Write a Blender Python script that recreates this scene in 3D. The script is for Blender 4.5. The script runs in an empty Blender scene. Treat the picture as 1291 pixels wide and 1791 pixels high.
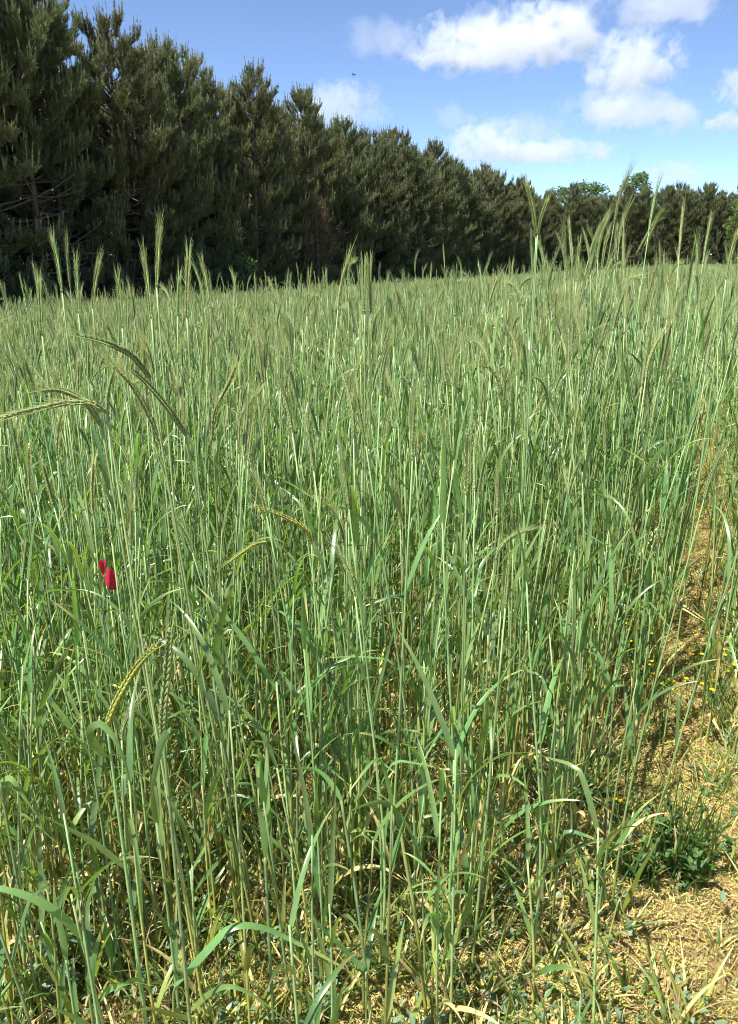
import bpy, bmesh, math, random
import numpy as np
from mathutils import Vector

R = math.radians
random.seed(7)
rng = np.random.default_rng(7)
scene = bpy.context.scene
COL = scene.collection

# ------------------------------------------------------------------ camera
CAM_H = 1.6
PITCH = R(17.8)
FPX = 1353.0                      # focal length in photo pixels (1291 x 1791)
cam_d = bpy.data.cameras.new('camera')
cam_d.sensor_fit = 'VERTICAL'
cam_d.sensor_height = 24.0
cam_d.lens = 24.0 * FPX / 1791.0
cam_d.clip_start = 0.02
cam_d.clip_end = 6000
cam = bpy.data.objects.new('camera', cam_d)
COL.objects.link(cam)
cam.location = (0, 0, CAM_H)
cam.rotation_euler = (math.pi / 2 - PITCH, 0, 0)
scene.camera = cam

# ------------------------------------------------------------------ light
SUN_EL, SUN_AZ = R(61), R(-128)      # azimuth from +Y (view direction), negative = left
sun_d = bpy.data.lights.new('sun', 'SUN')
sun_d.energy = 5.0
sun_d.angle = R(0.53)
sun_d.color = (1.0, 0.955, 0.87)
sun = bpy.data.objects.new('sun', sun_d)
COL.objects.link(sun)
sv = Vector((math.sin(SUN_AZ) * math.cos(SUN_EL), math.cos(SUN_AZ) * math.cos(SUN_EL), math.sin(SUN_EL)))
sun.rotation_euler = sv.to_track_quat('Z', 'Y').to_euler()
sun.location = (-20, 30, 60)

vs = scene.view_settings
vs.view_transform = 'Standard'
vs.look = 'None'
vs.exposure = 1.03
vs.gamma = 1.0
vs.use_curve_mapping = False

cy = scene.cycles
cy.use_denoising = True
try:
    cy.denoiser = 'OPENIMAGEDENOISE'
    cy.denoising_input_passes = 'RGB_ALBEDO_NORMAL'
except Exception:
    pass
cy.max_bounces = 16
cy.diffuse_bounces = 3
cy.glossy_bounces = 2
cy.transmission_bounces = 4
cy.transparent_max_bounces = 8
cy.volume_bounces = 16
cy.volume_max_steps = 128
cy.sample_clamp_indirect = 4.0
cy.use_adaptive_sampling = True
cy.adaptive_threshold = 0.02
cy.pixel_filter_type = 'BLACKMAN_HARRIS'
cy.filter_width = 1.0


def ray(px, py):
    a, b = (px - 645.5) / FPX, (895.5 - py) / FPX
    c, s = math.cos(PITCH), math.sin(PITCH)
    return Vector((a, c + b * s, -s + b * c))


def P(px, py, Y):
    """point of the place seen at photo pixel (px, py), Y metres ahead"""
    d = ray(px, py)
    return Vector((0, 0, CAM_H)) + d * (Y / d.y)


# ------------------------------------------------------------------ world: nishita sky with fair-weather clouds
world = bpy.data.worlds.new('World')
scene.world = world
world.use_nodes = True
try:
    world.cycles.sampling_method = 'MANUAL'
    world.cycles.sample_map_resolution = 256
except Exception:
    pass


class NT:
    def __init__(s, tree):
        s.t = tree
        s.n = tree.nodes
        s.l = tree.links

    def new(s, typ, **kw):
        nd = s.n.new(typ)
        for k, v in kw.items():
            setattr(nd, k, v)
        return nd

    def put(s, sock, v):
        if hasattr(v, 'is_linked'):
            s.l.new(v, sock)
        else:
            sock.default_value = v

    def math(s, op, a, b=None, c=None, clamp=False):
        nd = s.new('ShaderNodeMath', operation=op, use_clamp=clamp)
        s.put(nd.inputs[0], a)
        if b is not None:
            s.put(nd.inputs[1], b)
        if c is not None:
            s.put(nd.inputs[2], c)
        return nd.outputs[0]

    def vmath(s, op, a, b=None):
        nd = s.new('ShaderNodeVectorMath', operation=op)
        s.put(nd.inputs[0], a)
        if b is not None:
            s.put(nd.inputs[1], b)
        return nd.outputs['Value'] if op in ('LENGTH', 'DOT_PRODUCT', 'DISTANCE') else nd.outputs[0]

    def noise(s, vec, scale, detail=4, rough=0.5, dist=0.0):
        nd = s.new('ShaderNodeTexNoise')
        if vec is not None:
            s.l.new(vec, nd.inputs['Vector'])
        nd.inputs['Scale'].default_value = scale
        nd.inputs['Detail'].default_value = detail
        nd.inputs['Roughness'].default_value = rough
        nd.inputs['Distortion'].default_value = dist
        return nd.outputs['Fac']

    def maprange(s, v, a, b, c=0.0, d=1.0, smooth=False):
        nd = s.new('ShaderNodeMapRange')
        nd.interpolation_type = 'SMOOTHSTEP' if smooth else 'LINEAR'
        nd.clamp = True
        s.put(nd.inputs['Value'], v)
        for i, x in zip(('From Min', 'From Max', 'To Min', 'To Max'), (a, b, c, d)):
            s.put(nd.inputs[i], x)
        return nd.outputs[0]

    def mix(s, f, a, b, blend='MIX'):
        nd = s.new('ShaderNodeMix', data_type='RGBA', blend_type=blend)
        s.put(nd.inputs['Factor'], f)
        s.put(nd.inputs['A'], a if hasattr(a, 'is_linked') else (*a, 1))
        s.put(nd.inputs['B'], b if hasattr(b, 'is_linked') else (*b, 1))
        return nd.outputs['Result']

    def ramp(s, f, stops):
        nd = s.new('ShaderNodeValToRGB')
        cr = nd.color_ramp
        while len(cr.elements) < len(stops):
            cr.elements.new(0.5)
        for e, (p, c) in zip(cr.elements, stops):
            e.position = p
            e.color = (*c, 1)
        s.put(nd.inputs[0], f)
        return nd.outputs['Color']


w = NT(world.node_tree)
w.n.clear()
sky = w.new('ShaderNodeTexSky', sky_type='NISHITA')
sky.sun_disc = False
sky.sun_elevation = SUN_EL
sky.sun_rotation = SUN_AZ
sky.altitude = 5000
sky.air_density = 0.95
sky.dust_density = 0.0
sky.ozone_density = 1.8
bg1 = w.new('ShaderNodeBackground')
w.l.new(sky.outputs[0], bg1.inputs['Color'])
bg1.inputs['Strength'].default_value = 0.122
wo = w.new('ShaderNodeOutputWorld')
w.l.new(bg1.outputs[0], wo.inputs[0])


# ------------------------------------------------------------------ clouds: real volumes three kilometres off
def cloud_mat(name, k, amp, thr):
    m = bpy.data.materials.new(name)
    m.use_nodes = True
    t = NT(m.node_tree)
    t.n.clear()
    tcn = t.new('ShaderNodeTexCoord')
    geo = t.new('ShaderNodeNewGeometry')
    sx = t.new('ShaderNodeSeparateXYZ')
    t.l.new(tcn.outputs['Object'], sx.inputs[0])
    ln = t.vmath('LENGTH', tcn.outputs['Object'])
    base = t.math('SUBTRACT', 1.0, ln)
    # flatter underside
    base = t.math('MINIMUM', base, t.math('MULTIPLY', t.math('ADD', sx.outputs[2], .62), 2.2))
    n1 = t.noise(geo.outputs['Position'], 1 / 75.0, 7, .64, .35)
    f = t.math('ADD', base, t.math('MULTIPLY', t.math('SUBTRACT', n1, .5), amp))
    d = t.math('MULTIPLY', t.maprange(f, thr, thr + .28, 0, 1), k)
    pv = t.new('ShaderNodeVolumePrincipled')
    pv.inputs['Color'].default_value = (.97, .975, .98, 1)
    pv.inputs['Anisotropy'].default_value = .25
    t.put(pv.inputs['Density'], d)
    out = t.new('ShaderNodeOutputMaterial')
    t.l.new(pv.outputs[0], out.inputs['Volume'])
    try:
        m.cycles.homogeneous_volume = False
        m.volume_intersection_method = 'FAST'
    except Exception:
        pass
    return m


CLOUD_MATS = [cloud_mat('cloud_dense', .0085, 2.8, .30), cloud_mat('cloud_thin', .0036, 2.6, .2)]
cs = bpy.data.meshes.new('cloud_lobe')
_bm = bmesh.new()
bmesh.ops.create_icosphere(_bm, subdivisions=3, radius=1.0)
_bm.to_mesh(cs)
_bm.free()
cs.materials.append(CLOUD_MATS[0])
cs2 = cs.copy()
cs2.materials[0] = CLOUD_MATS[1]
# label, thin?, lobes as (photo px centre, half width, half height)
CLOUDS = [
    ('big long white cloud with a grey underside, widest of the sky', 0, 3000, [(890, 78, 180, 62), (985, 48, 95, 58), (775, 88, 95, 40)]),
    ('tall heaped white cloud above a flatter one', 0, 3900, [(1105, 118, 92, 74)]),
    ('flat white cloud joined under the tall heaped one', 0, 2300, [(1120, 198, 138, 46), (1035, 186, 66, 34)]),
    ('low white cloud just above the pine tops', 0, 3400, [(845, 250, 84, 46), (940, 268, 145, 32)]),
    ('bright cloud cut off by the upper rim of the picture', 0, 2000, [(1170, 4, 110, 56)]),
    ('white cloud reaching in beside the flat one', 0, 4400, [(1325, 152, 72, 50), (1305, 214, 80, 26)]),
    ('faint veil of cloud behind the pine tops', 1, 4000, [(590, 190, 95, 50)]),
    ('small faint wisp beside the widest cloud', 1, 2600, [(668, 70, 70, 40)]),
    ('tiny faint wisp over the low white cloud', 1, 2700, [(788, 202, 50, 26), (930, 226, 80, 34)]),
    ('small thin cloud low over the far pines', 1, 5000, [(1182, 305, 66, 24)]),
]


def make_cloud(label, thin, CLOUD_Y, lobes, turn=0.0, group=None):
    e = bpy.data.objects.new('cloud', None)
    COL.objects.link(e)
    x0, y0, *_ = lobes[0]
    c0 = P(x0, y0, CLOUD_Y)
    e.location = c0
    e['label'], e['category'] = label, 'cloud'
    if group:
        e['group'] = group
    if turn:
        ca, sa = math.cos(turn), math.sin(turn)
        e.location = (c0.x * ca - c0.y * sa, c0.x * sa + c0.y * ca, c0.z)
        e.rotation_euler = (0, 0, turn)
    k = CLOUD_Y / FPX
    for (px, py, rx, ry) in lobes:
        o = bpy.data.objects.new('lobe', cs2 if thin else cs)
        COL.objects.link(o)
        o.parent = e
        o.location = P(px, py, CLOUD_Y + (px * 37 % 60)) - c0
        o.scale = (rx * k, (rx + ry) * .42 * k, ry * k)
        o.rotation_euler = (0, .04 * math.sin(px), 0)


for c_ in CLOUDS:
    make_cloud(*c_)
for i_, tr_ in enumerate((2.0, 2.9, 3.8, 4.7, 5.4)):
    make_cloud('white fair weather cloud elsewhere in the sky', 0, 2600 + 300 * i_, CLOUDS[(i_ * 2) % 6][3], tr_, 'clouds out of view')

# ------------------------------------------------------------------ layout
EDGE = R(22.7)                                  # rows and wood edge run this way from the view direction
U = np.array([math.sin(EDGE), math.cos(EDGE)])  # along the rows
N = np.array([-math.cos(EDGE), math.sin(EDGE)])  # across, towards the wood
WOOD = 21.0                                     # distance of the wood edge from the camera
FAR_Y = 112.0


def along(x, y):
    return x * U[0] + y * U[1]


def across(x, y):
    return x * N[0] + y * N[1]


def terrain(x, y):
    x, y = np.asarray(x, float), np.asarray(y, float)
    s = across(x, y)
    z = -0.058 * np.clip(s - 1.0, 0, 24) - .004 * np.clip(s - 25, 0, 60)
    r = np.clip(-s - 2, 0, 40)
    z = z + 0.018 * r
    z = z + .03 * np.sin(x * .31 + 1.3) * np.sin(y * .23) * np.clip((np.hypot(x, y) - 4) / 8, 0, 1)
    return z


def tz(x, y):
    return float(terrain(x, y))


# ------------------------------------------------------------------ materials
MATS = {}


def leafy(name, base, trans, back=None, rough=.5, spec=.5, tw=.35, var=.35, low=None, lowz=(.1, .6), noise_scale=30, tip=None):
    """two-sided plant tissue: reflected + transmitted colour, varied per piece and along its length"""
    m = bpy.data.materials.new(name)
    m.use_nodes = True
    t = NT(m.node_tree)
    t.n.clear()
    oi = t.new('ShaderNodeObjectInfo')
    tcn = t.new('ShaderNodeTexCoord')
    nz = t.noise(tcn.outputs['Object'], noise_scale, 3, .6)
    hs = t.new('ShaderNodeHueSaturation')
    rnd = oi.outputs['Random']
    big = t.noise(oi.outputs['Location'], 1.1, 2, .5)
    v = t.math('ADD', t.math('MULTIPLY', t.math('SUBTRACT', rnd, .5), var), t.math('MULTIPLY', t.math('SUBTRACT', nz, .5), var * 1.6))
    val = t.math('ADD', v, 1.0)
    rn2 = t.math('FRACT', t.math('MULTIPLY', rnd, 17.37))
    hue = t.math('ADD', .5, t.math('MULTIPLY', t.math('SUBTRACT', t.math('ADD', rn2, big), 1.0), .05))
    t.put(hs.inputs['Hue'], hue)
    t.put(hs.inputs['Value'], val)
    col = base
    tr = trans
    if low is not None:
        sx = t.new('ShaderNodeSeparateXYZ')
        t.l.new(tcn.outputs['Object'], sx.inputs[0])
        zf = t.math('ADD', sx.outputs[2], t.math('MULTIPLY', t.math('SUBTRACT', rn2, .5), .5))
        f = t.maprange(zf, lowz[0], lowz[1], 0, 1, True)
        cmix = t.mix(f, low, base)
        t.l.new(cmix, hs.inputs['Color'])
    else:
        hs.inputs['Color'].default_value = (*base, 1)
    if tip is not None:
        # withered tips and a few dry flecks
        at_ = t.new('ShaderNodeAttribute')
        at_.attribute_name = 'along'
        ft = t.math('ADD', at_.outputs['Fac'], t.math('MULTIPLY', t.math('SUBTRACT', rn2, .5), .35))
        ft = t.math('MAXIMUM', t.maprange(ft, .80, .98, 0, 1), t.maprange(nz, .70, .76, 0, .7))
        src = hs.inputs['Color'].links[0].from_socket if hs.inputs['Color'].is_linked else base
        t.l.new(t.mix(ft, src, tip), hs.inputs['Color'])
    pb = t.new('ShaderNodeBsdfPrincipled')
    t.l.new(hs.outputs[0], pb.inputs['Base Color'])
    pb.inputs['Roughness'].default_value = rough
    pb.inputs['Specular IOR Level'].default_value = spec
    out = t.new('ShaderNodeOutputMaterial')
    if tw > 0:
        tb = t.new('ShaderNodeBsdfTranslucent')
        h2 = t.new('ShaderNodeHueSaturation')
        t.put(h2.inputs['Hue'], hue)
        t.put(h2.inputs['Value'], val)
        h2.inputs['Color'].default_value = (*trans, 1)
        t.l.new(h2.outputs[0], tb.inputs['Color'])
        ms = t.new('ShaderNodeMixShader')
        ms.inputs[0].default_value = tw
        t.l.new(pb.outputs[0], ms.inputs[1])
        t.l.new(tb.outputs[0], ms.inputs[2])
        t.l.new(ms.outputs[0], out.inputs[0])
    else:
        t.l.new(pb.outputs[0], out.inputs[0])
    MATS[name] = m
    return m


leafy('rye_stem', (.235, .335, .128), (.2, .35, .08), rough=.45, spec=.45, tw=0, var=.8, low=(.30, .32, .07), lowz=(-.05, .5), noise_scale=9)
leafy('rye_leaf', (.145, .255, .082), (.30, .50, .045), rough=.33, spec=.85, tw=.36, var=.65, low=(.30, .33, .06), lowz=(-.12, .32), noise_scale=14, tip=(.42, .36, .13))
leafy('rye_ear', (.31, .40, .165), (.32, .46, .10), rough=.6, spec=.3, tw=.22, var=.5, noise_scale=120)
leafy('rye_awn', (.44, .49, .22), (.46, .54, .16), rough=.5, spec=.4, tw=.45, var=.35)
leafy('rye_ear_yellow', (.40, .42, .085), (.5, .5, .06), rough=.6, spec=.3, tw=.2, var=.15, noise_scale=120)
leafy('rye_ear_dark', (.20, .275, .105), (.22, .32, .06), rough=.55, spec=.35, tw=.2, var=.2, noise_scale=120)
leafy('dry_leaf', (.62, .50, .22), (.55, .42, .14), rough=.6, spec=.25, tw=.25, var=.5)
leafy('weed_leaf', (.055, .125, .028), (.16, .30, .03), rough=.5, spec=.4, tw=.3, var=.5)
leafy('vetch_leaf', (.17, .26, .15), (.22, .36, .08), rough=.45, spec=.5, tw=.3, var=.3)
leafy('weed_stem', (.09, .14, .035), (.1, .2, .03), rough=.5, spec=.35, tw=0, var=.4)
leafy('yellow_petal', (.78, .56, .02), (.7, .5, .02), rough=.5, spec=.2, tw=.3, var=.15)
leafy('mauve_petal', (.55, .45, .62), (.5, .4, .55), rough=.5, spec=.2, tw=.3, var=.15)
leafy('pine_needle', (.132, .16, .075), (.18, .21, .06), rough=.45, spec=.5, tw=.34, var=.4, noise_scale=.9)
leafy('pine_candle', (.22, .23, .12), (.2, .2, .05), rough=.6, spec=.2, tw=.1, var=.3)
leafy('dead_needle', (.13, .09, .058), (.11, .075, .045), rough=.7, spec=.1, tw=.15, var=.3)
leafy('spring_leaf', (.12, .18, .055), (.2, .30, .05), rough=.5, spec=.3, tw=.35, var=.3, noise_scale=1.5)
leafy('shrub_leaf', (.10, .15, .045), (.16, .26, .04), rough=.5, spec=.3, tw=.3, var=.35, noise_scale=3)
leafy('flag_vinyl', (.62, .05, .025), (.7, .08, .04), rough=.35, spec=.5, tw=.3, var=.05)


def solid(name, c1, c2, scale, rough=.8, bump=.0, bscale=None, metal=0):
    m = bpy.data.materials.new(name)
    m.use_nodes = True
    t = NT(m.node_tree)
    pb = t.n['Principled BSDF']
    tcn = t.new('ShaderNodeTexCoord')
    f = t.noise(tcn.outputs['Object'], scale, 6, .65)
    t.l.new(t.mix(t.maprange(f, .3, .7), c1, c2), pb.inputs['Base Color'])
    pb.inputs['Roughness'].default_value = rough
    pb.inputs['Metallic'].default_value = metal
    if bump:
        bp = t.new('ShaderNodeBump')
        bp.inputs['Strength'].default_value = bump
        bp.inputs['Distance'].default_value = .02
        t.l.new(t.noise(tcn.outputs['Object'], bscale or scale, 6, .7), bp.inputs['Height'])
        t.l.new(bp.outputs[0], pb.inputs['Normal'])
    MATS[name] = m
    return m


solid('bark', (.06, .042, .03), (.15, .105, .075), 9, .9, .8, 14)
solid('dead_wood', (.10, .075, .06), (.20, .16, .13), 6, .9)
solid('wire', (.25, .25, .25), (.35, .35, .34), 20, .4, metal=.9)
solid('bird_plumage', (.02, .02, .02), (.04, .04, .04), 20, .7)


def ground_mat():
    m = bpy.data.materials.new('ground_soil')
    m.use_nodes = True
    t = NT(m.node_tree)
    pb = t.n['Principled BSDF']
    geo = t.new('ShaderNodeNewGeometry')
    pos = geo.outputs['Position']
    a = t.noise(pos, 46, 8, .72, .6)
    b = t.noise(pos, 5.5, 5, .6)
    c = t.noise(pos, 150, 4, .7)
    col = t.ramp(a, [(.34, (.10, .065, .032)), (.46, (.36, .27, .11)), (.56, (.55, .44, .19)), (.70, (.64, .55, .29))])
    col = t.mix(t.maprange(b, .45, .68), col, t.ramp(c, [(.35, (.18, .11, .05)), (.6, (.46, .37, .12)), (.75, (.36, .38, .08))]))
    # under the wood the floor is dark needle litter
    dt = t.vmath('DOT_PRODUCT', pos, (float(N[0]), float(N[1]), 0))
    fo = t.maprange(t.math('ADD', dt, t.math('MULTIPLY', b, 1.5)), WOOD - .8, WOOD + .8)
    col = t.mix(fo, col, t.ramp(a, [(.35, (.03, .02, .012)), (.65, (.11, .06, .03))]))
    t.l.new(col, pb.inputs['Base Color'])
    pb.inputs['Roughness'].default_value = .95
    pb.inputs['Specular IOR Level'].default_value = .15
    bp = t.new('ShaderNodeBump')
    bp.inputs['Strength'].default_value = 1.0
    bp.inputs['Distance'].default_value = .03
    t.l.new(t.math('ADD', a, t.math('MULTIPLY', b, .6)), bp.inputs['Height'])
    t.l.new(bp.outputs[0], pb.inputs['Normal'])
    MATS['ground'] = m
    return m


ground_mat()


# ------------------------------------------------------------------ mesh helpers
class MB:
    """collects faces and builds ONE mesh"""

    def __init__(s):
        s.v = []
        s.f = []
        s.m = []
        s.n = 0
        s.t = []

    def add(s, verts, faces, mat=0, along=None):
        s.v.append(np.asarray(verts, float).reshape(-1, 3))
        s.t.append(np.zeros(len(s.v[-1])) if along is None else np.asarray(along, float))
        o = s.n
        s.f.extend([tuple(i + o for i in f) for f in faces])
        s.m.extend([mat] * len(faces))
        s.n += len(s.v[-1])

    def join(s, other, matoff):
        o = s.n
        s.v.extend(other.v)
        s.t.extend(other.t)
        s.n += other.n
        s.f.extend([tuple(i + o for i in f) for f in other.f])
        s.m.extend([i + matoff for i in other.m])

    def mesh(s, name, mats, smooth=True):
        me = bpy.data.meshes.new(name)
        v = np.concatenate(s.v) if s.v else np.zeros((0, 3))
        me.from_pydata(v.tolist(), [], s.f)
        at_ = me.attributes.new('along', 'FLOAT', 'POINT')
        at_.data.foreach_set('value', np.concatenate(s.t).astype(np.float32) if s.t else [])
        for m in mats:
            me.materials.append(MATS[m])
        if len(mats) > 1:
            me.polygons.foreach_set('material_index', s.m)
        if smooth:
            me.polygons.foreach_set('use_smooth', [True] * len(s.f))
        me.update()
        return me


def obj(name, me, parent=None, loc=(0, 0, 0), rot=(0, 0, 0), scale=None):
    o = bpy.data.objects.new(name, me)
    COL.objects.link(o)
    o.location = loc
    o.rotation_euler = rot
    if scale is not None:
        o.scale = scale if hasattr(scale, '__len__') else (scale,) * 3
    if parent is not None:
        o.parent = parent
    return o


def tag(o, label=None, cat=None, group=None, kind=None):
    if label:
        o['label'] = label
    if cat:
        o['category'] = cat
    if group:
        o['group'] = group
    if kind:
        o['kind'] = kind
    return o


def unit(v):
    v = np.asarray(v, float)
    return v / (np.linalg.norm(v, axis=-1, keepdims=True) + 1e-12)


def spline(pts, n):
    """catmull-rom through pts, n samples"""
    p = np.asarray([tuple(q) for q in pts], float)
    if len(p) == 2:
        t = np.linspace(0, 1, n)[:, None]
        return p[0] * (1 - t) + p[1] * t
    ext = np.vstack([2 * p[0] - p[1], p, 2 * p[-1] - p[-2]])
    seg = len(p) - 1
    out = []
    for x in np.linspace(0, seg, n):
        i = min(int(x), seg - 1)
        t = x - i
        a, b, c, d = ext[i:i + 4]
        out.append(.5 * (2 * b + (c - a) * t + (2 * a - 5 * b + 4 * c - d) * t * t + (3 * b - a - 3 * c + d) * t ** 3))
    return np.array(out)


def frames(path):
    T = unit(np.gradient(path, axis=0))
    ref = np.array([0, 0, 1.0]) if abs(T[0][2]) < .9 else np.array([1.0, 0, 0])
    A = []
    a = unit(np.cross(T[0], ref))
    for t in T:
        a = unit(a - t * np.dot(a, t))
        A.append(a)
    A = np.array(A)
    return T, A, np.cross(T, A)


def tube(mb, path, radii, sides=5, mat=0, cap=True):
    path = np.asarray(path, float)
    T, A, B = frames(path)
    radii = np.broadcast_to(np.asarray(radii, float), (len(path),))
    ang = np.arange(sides) * 2 * math.pi / sides
    ring = (A[:, None] * np.cos(ang)[None, :, None] + B[:, None] * np.sin(ang)[None, :, None]) * radii[:, None, None] + path[:, None]
    n = len(path)
    fs = []
    for i in range(n - 1):
        for k in range(sides):
            k2 = (k + 1) % sides
            fs.append((i * sides + k, i * sides + k2, (i + 1) * sides + k2, (i + 1) * sides + k))
    if cap:
        fs.append(tuple(range((n - 1) * sides, n * sides)))
    mb.add(ring.reshape(-1, 3), fs, mat)


OPEN_SIDE = {'p': np.zeros(3), 'tilt': .35}


def blade(mb, path, width, twist=0.0, roll=0.0, fold=.25, mat=0, side=None, wprof=None):
    """a grass blade: V-folded ribbon along path"""
    path = np.asarray(path, float)
    n = len(path)
    T = unit(np.gradient(path, axis=0))
    up = np.array([0, 0, 1.0])
    S = np.cross(T, up)
    ln = np.linalg.norm(S, axis=1, keepdims=True)
    if side is None:
        # plane of the leaf
        chord = np.asarray(path[-1] - path[0])
        d = np.array([chord[1], -chord[0], 0.0])
        if np.linalg.norm(d) < 1e-5:
            d = np.array([1.0, 0, 0])
        side = unit(d)
    if isinstance(side, str):      # broad side turned to the open strip where the camera stands
        org, tl = OPEN_SIDE['p'], OPEN_SIDE['tilt']
        S = unit(np.cross(T, unit(path - org)))
        Nv = np.cross(S, T)
        S = S * math.cos(tl) + Nv * math.sin(tl)
    else:
        S = np.broadcast_to(np.asarray(side, float), (n, 3))
    S = unit(S - T * np.sum(S * T, axis=1, keepdims=True))
    Nn = np.cross(S, T)
    t = np.linspace(0, 1, n)
    ang = roll + twist * t
    S2 = S * np.cos(ang)[:, None] + Nn * np.sin(ang)[:, None]
    N2 = -S * np.sin(ang)[:, None] + Nn * np.cos(ang)[:, None]
    if wprof is None:
        wprof = np.clip(.45 + t / .12 * .55, 0, 1) * (1 - t ** 2.2) ** .9
    w = (width * .5 * wprof)[:, None]
    L = path + S2 * w + N2 * w * fold
    C = path
    Rr = path - S2 * w + N2 * w * fold
    v = np.stack([L, C, Rr], axis=1).reshape(-1, 3)
    fs = []
    for i in range(n - 1):
        a, b = i * 3, i * 3 + 3
        fs += [(a, a + 1, b + 1, b), (a + 1, a + 2, b + 2, b + 1)]
    mb.add(v, fs, mat, np.repeat(t, 3))


# spikelet: a small boat-shaped husk
_SP = np.array([[0, 0, 0], [.5, 0, .38], [0, .42, .42], [-.5, 0, .38], [0, -.42, .42], [0, 0, 1.0]])
_SF = [(0, 2, 1), (0, 3, 2), (0, 4, 3), (0, 1, 4), (5, 1, 2), (5, 2, 3), (5, 3, 4), (5, 4, 1)]


def ear(mbh, mba, path, width=.0125, nsp=20, awn=.045, r=random):
    """rye spike: two ranks of husks on a rachis (mbh) and the awns (mba)"""
    path = np.asarray(path, float)
    T, A, B = frames(path)
    n = len(path)
    L = np.sum(np.linalg.norm(np.diff(path, axis=0), axis=1))
    tube(mbh, path, width * .26 * (1 - .5 * np.linspace(0, 1, n) ** 2), 5)
    for i in range(nsp):
        t = i / (nsp - 1) * .97
        x = t * (n - 1)
        k = min(int(x), n - 2)
        fr = x - k
        p = path[k] * (1 - fr) + path[k + 1] * fr
        tt, a, b = T[k], A[k], B[k]
        prof = (0.72 + .42 * math.sin(math.pi * min(1, t * 1.15 + .08))) * (1 - .35 * t ** 4)
        sgn = 1 if i % 2 else -1
        for q in (-1, 1):
            od = unit(a * sgn * .8 + b * q * .62)
            p0 = p + od * width * .2
            ax = unit(tt + od * .13)
            s1 = unit(np.cross(ax, od))
            s2 = np.cross(ax, s1)
            ln = .0150 * prof * (L / .11) ** .5
            wd = width * .40 * prof
            M = np.stack([s1 * wd, s2 * wd * .8, ax * ln])
            mbh.add(_SP @ M + p0, _SF)
            tip = p0 + ax * ln * .96
            al = awn * (.75 + .5 * r.random()) * (.7 + .5 * t)
            dr = unit(tt + od * (.10 + .13 * r.random()) + np.array([r.gauss(0, .05), r.gauss(0, .05), 0]))
            sd = unit(np.cross(dr, od)) * .00055
            mid = tip + dr * al * .55
            end = tip + dr * al + od * al * .06
            mba.add([tip - sd, tip + sd, mid + sd * .7, mid - sd * .7, end], [(0, 1, 2, 3), (3, 2, 4)])


# ------------------------------------------------------------------ rye forms (each made once; the field repeats them)
def leaf_path(base, az, L, th0, th1, p=1.6, n=10, kink=None):
    """blade that leaves the stem at th0 from vertical and bends over to th1"""
    t = np.linspace(0, 1, n)
    th = th0 + (th1 - th0) * t ** p
    if kink:
        th = th + kink[1] / (1 + np.exp(-(t - kink[0]) * 40))
    d = np.stack([np.sin(th) * math.cos(az), np.sin(th) * math.sin(az), np.cos(th)], 1)
    pts = np.vstack([[0, 0, 0], np.cumsum(d[:-1] * (L / (n - 1)), axis=0)])
    return pts + np.asarray(base)


def stem_radii(t, nodes, r0, r1):
    r = r0 + (r1 - r0) * t
    for nn in nodes:
        r = r + .0009 * np.exp(-((t - nn) / .006) ** 2)
    return r


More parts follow.
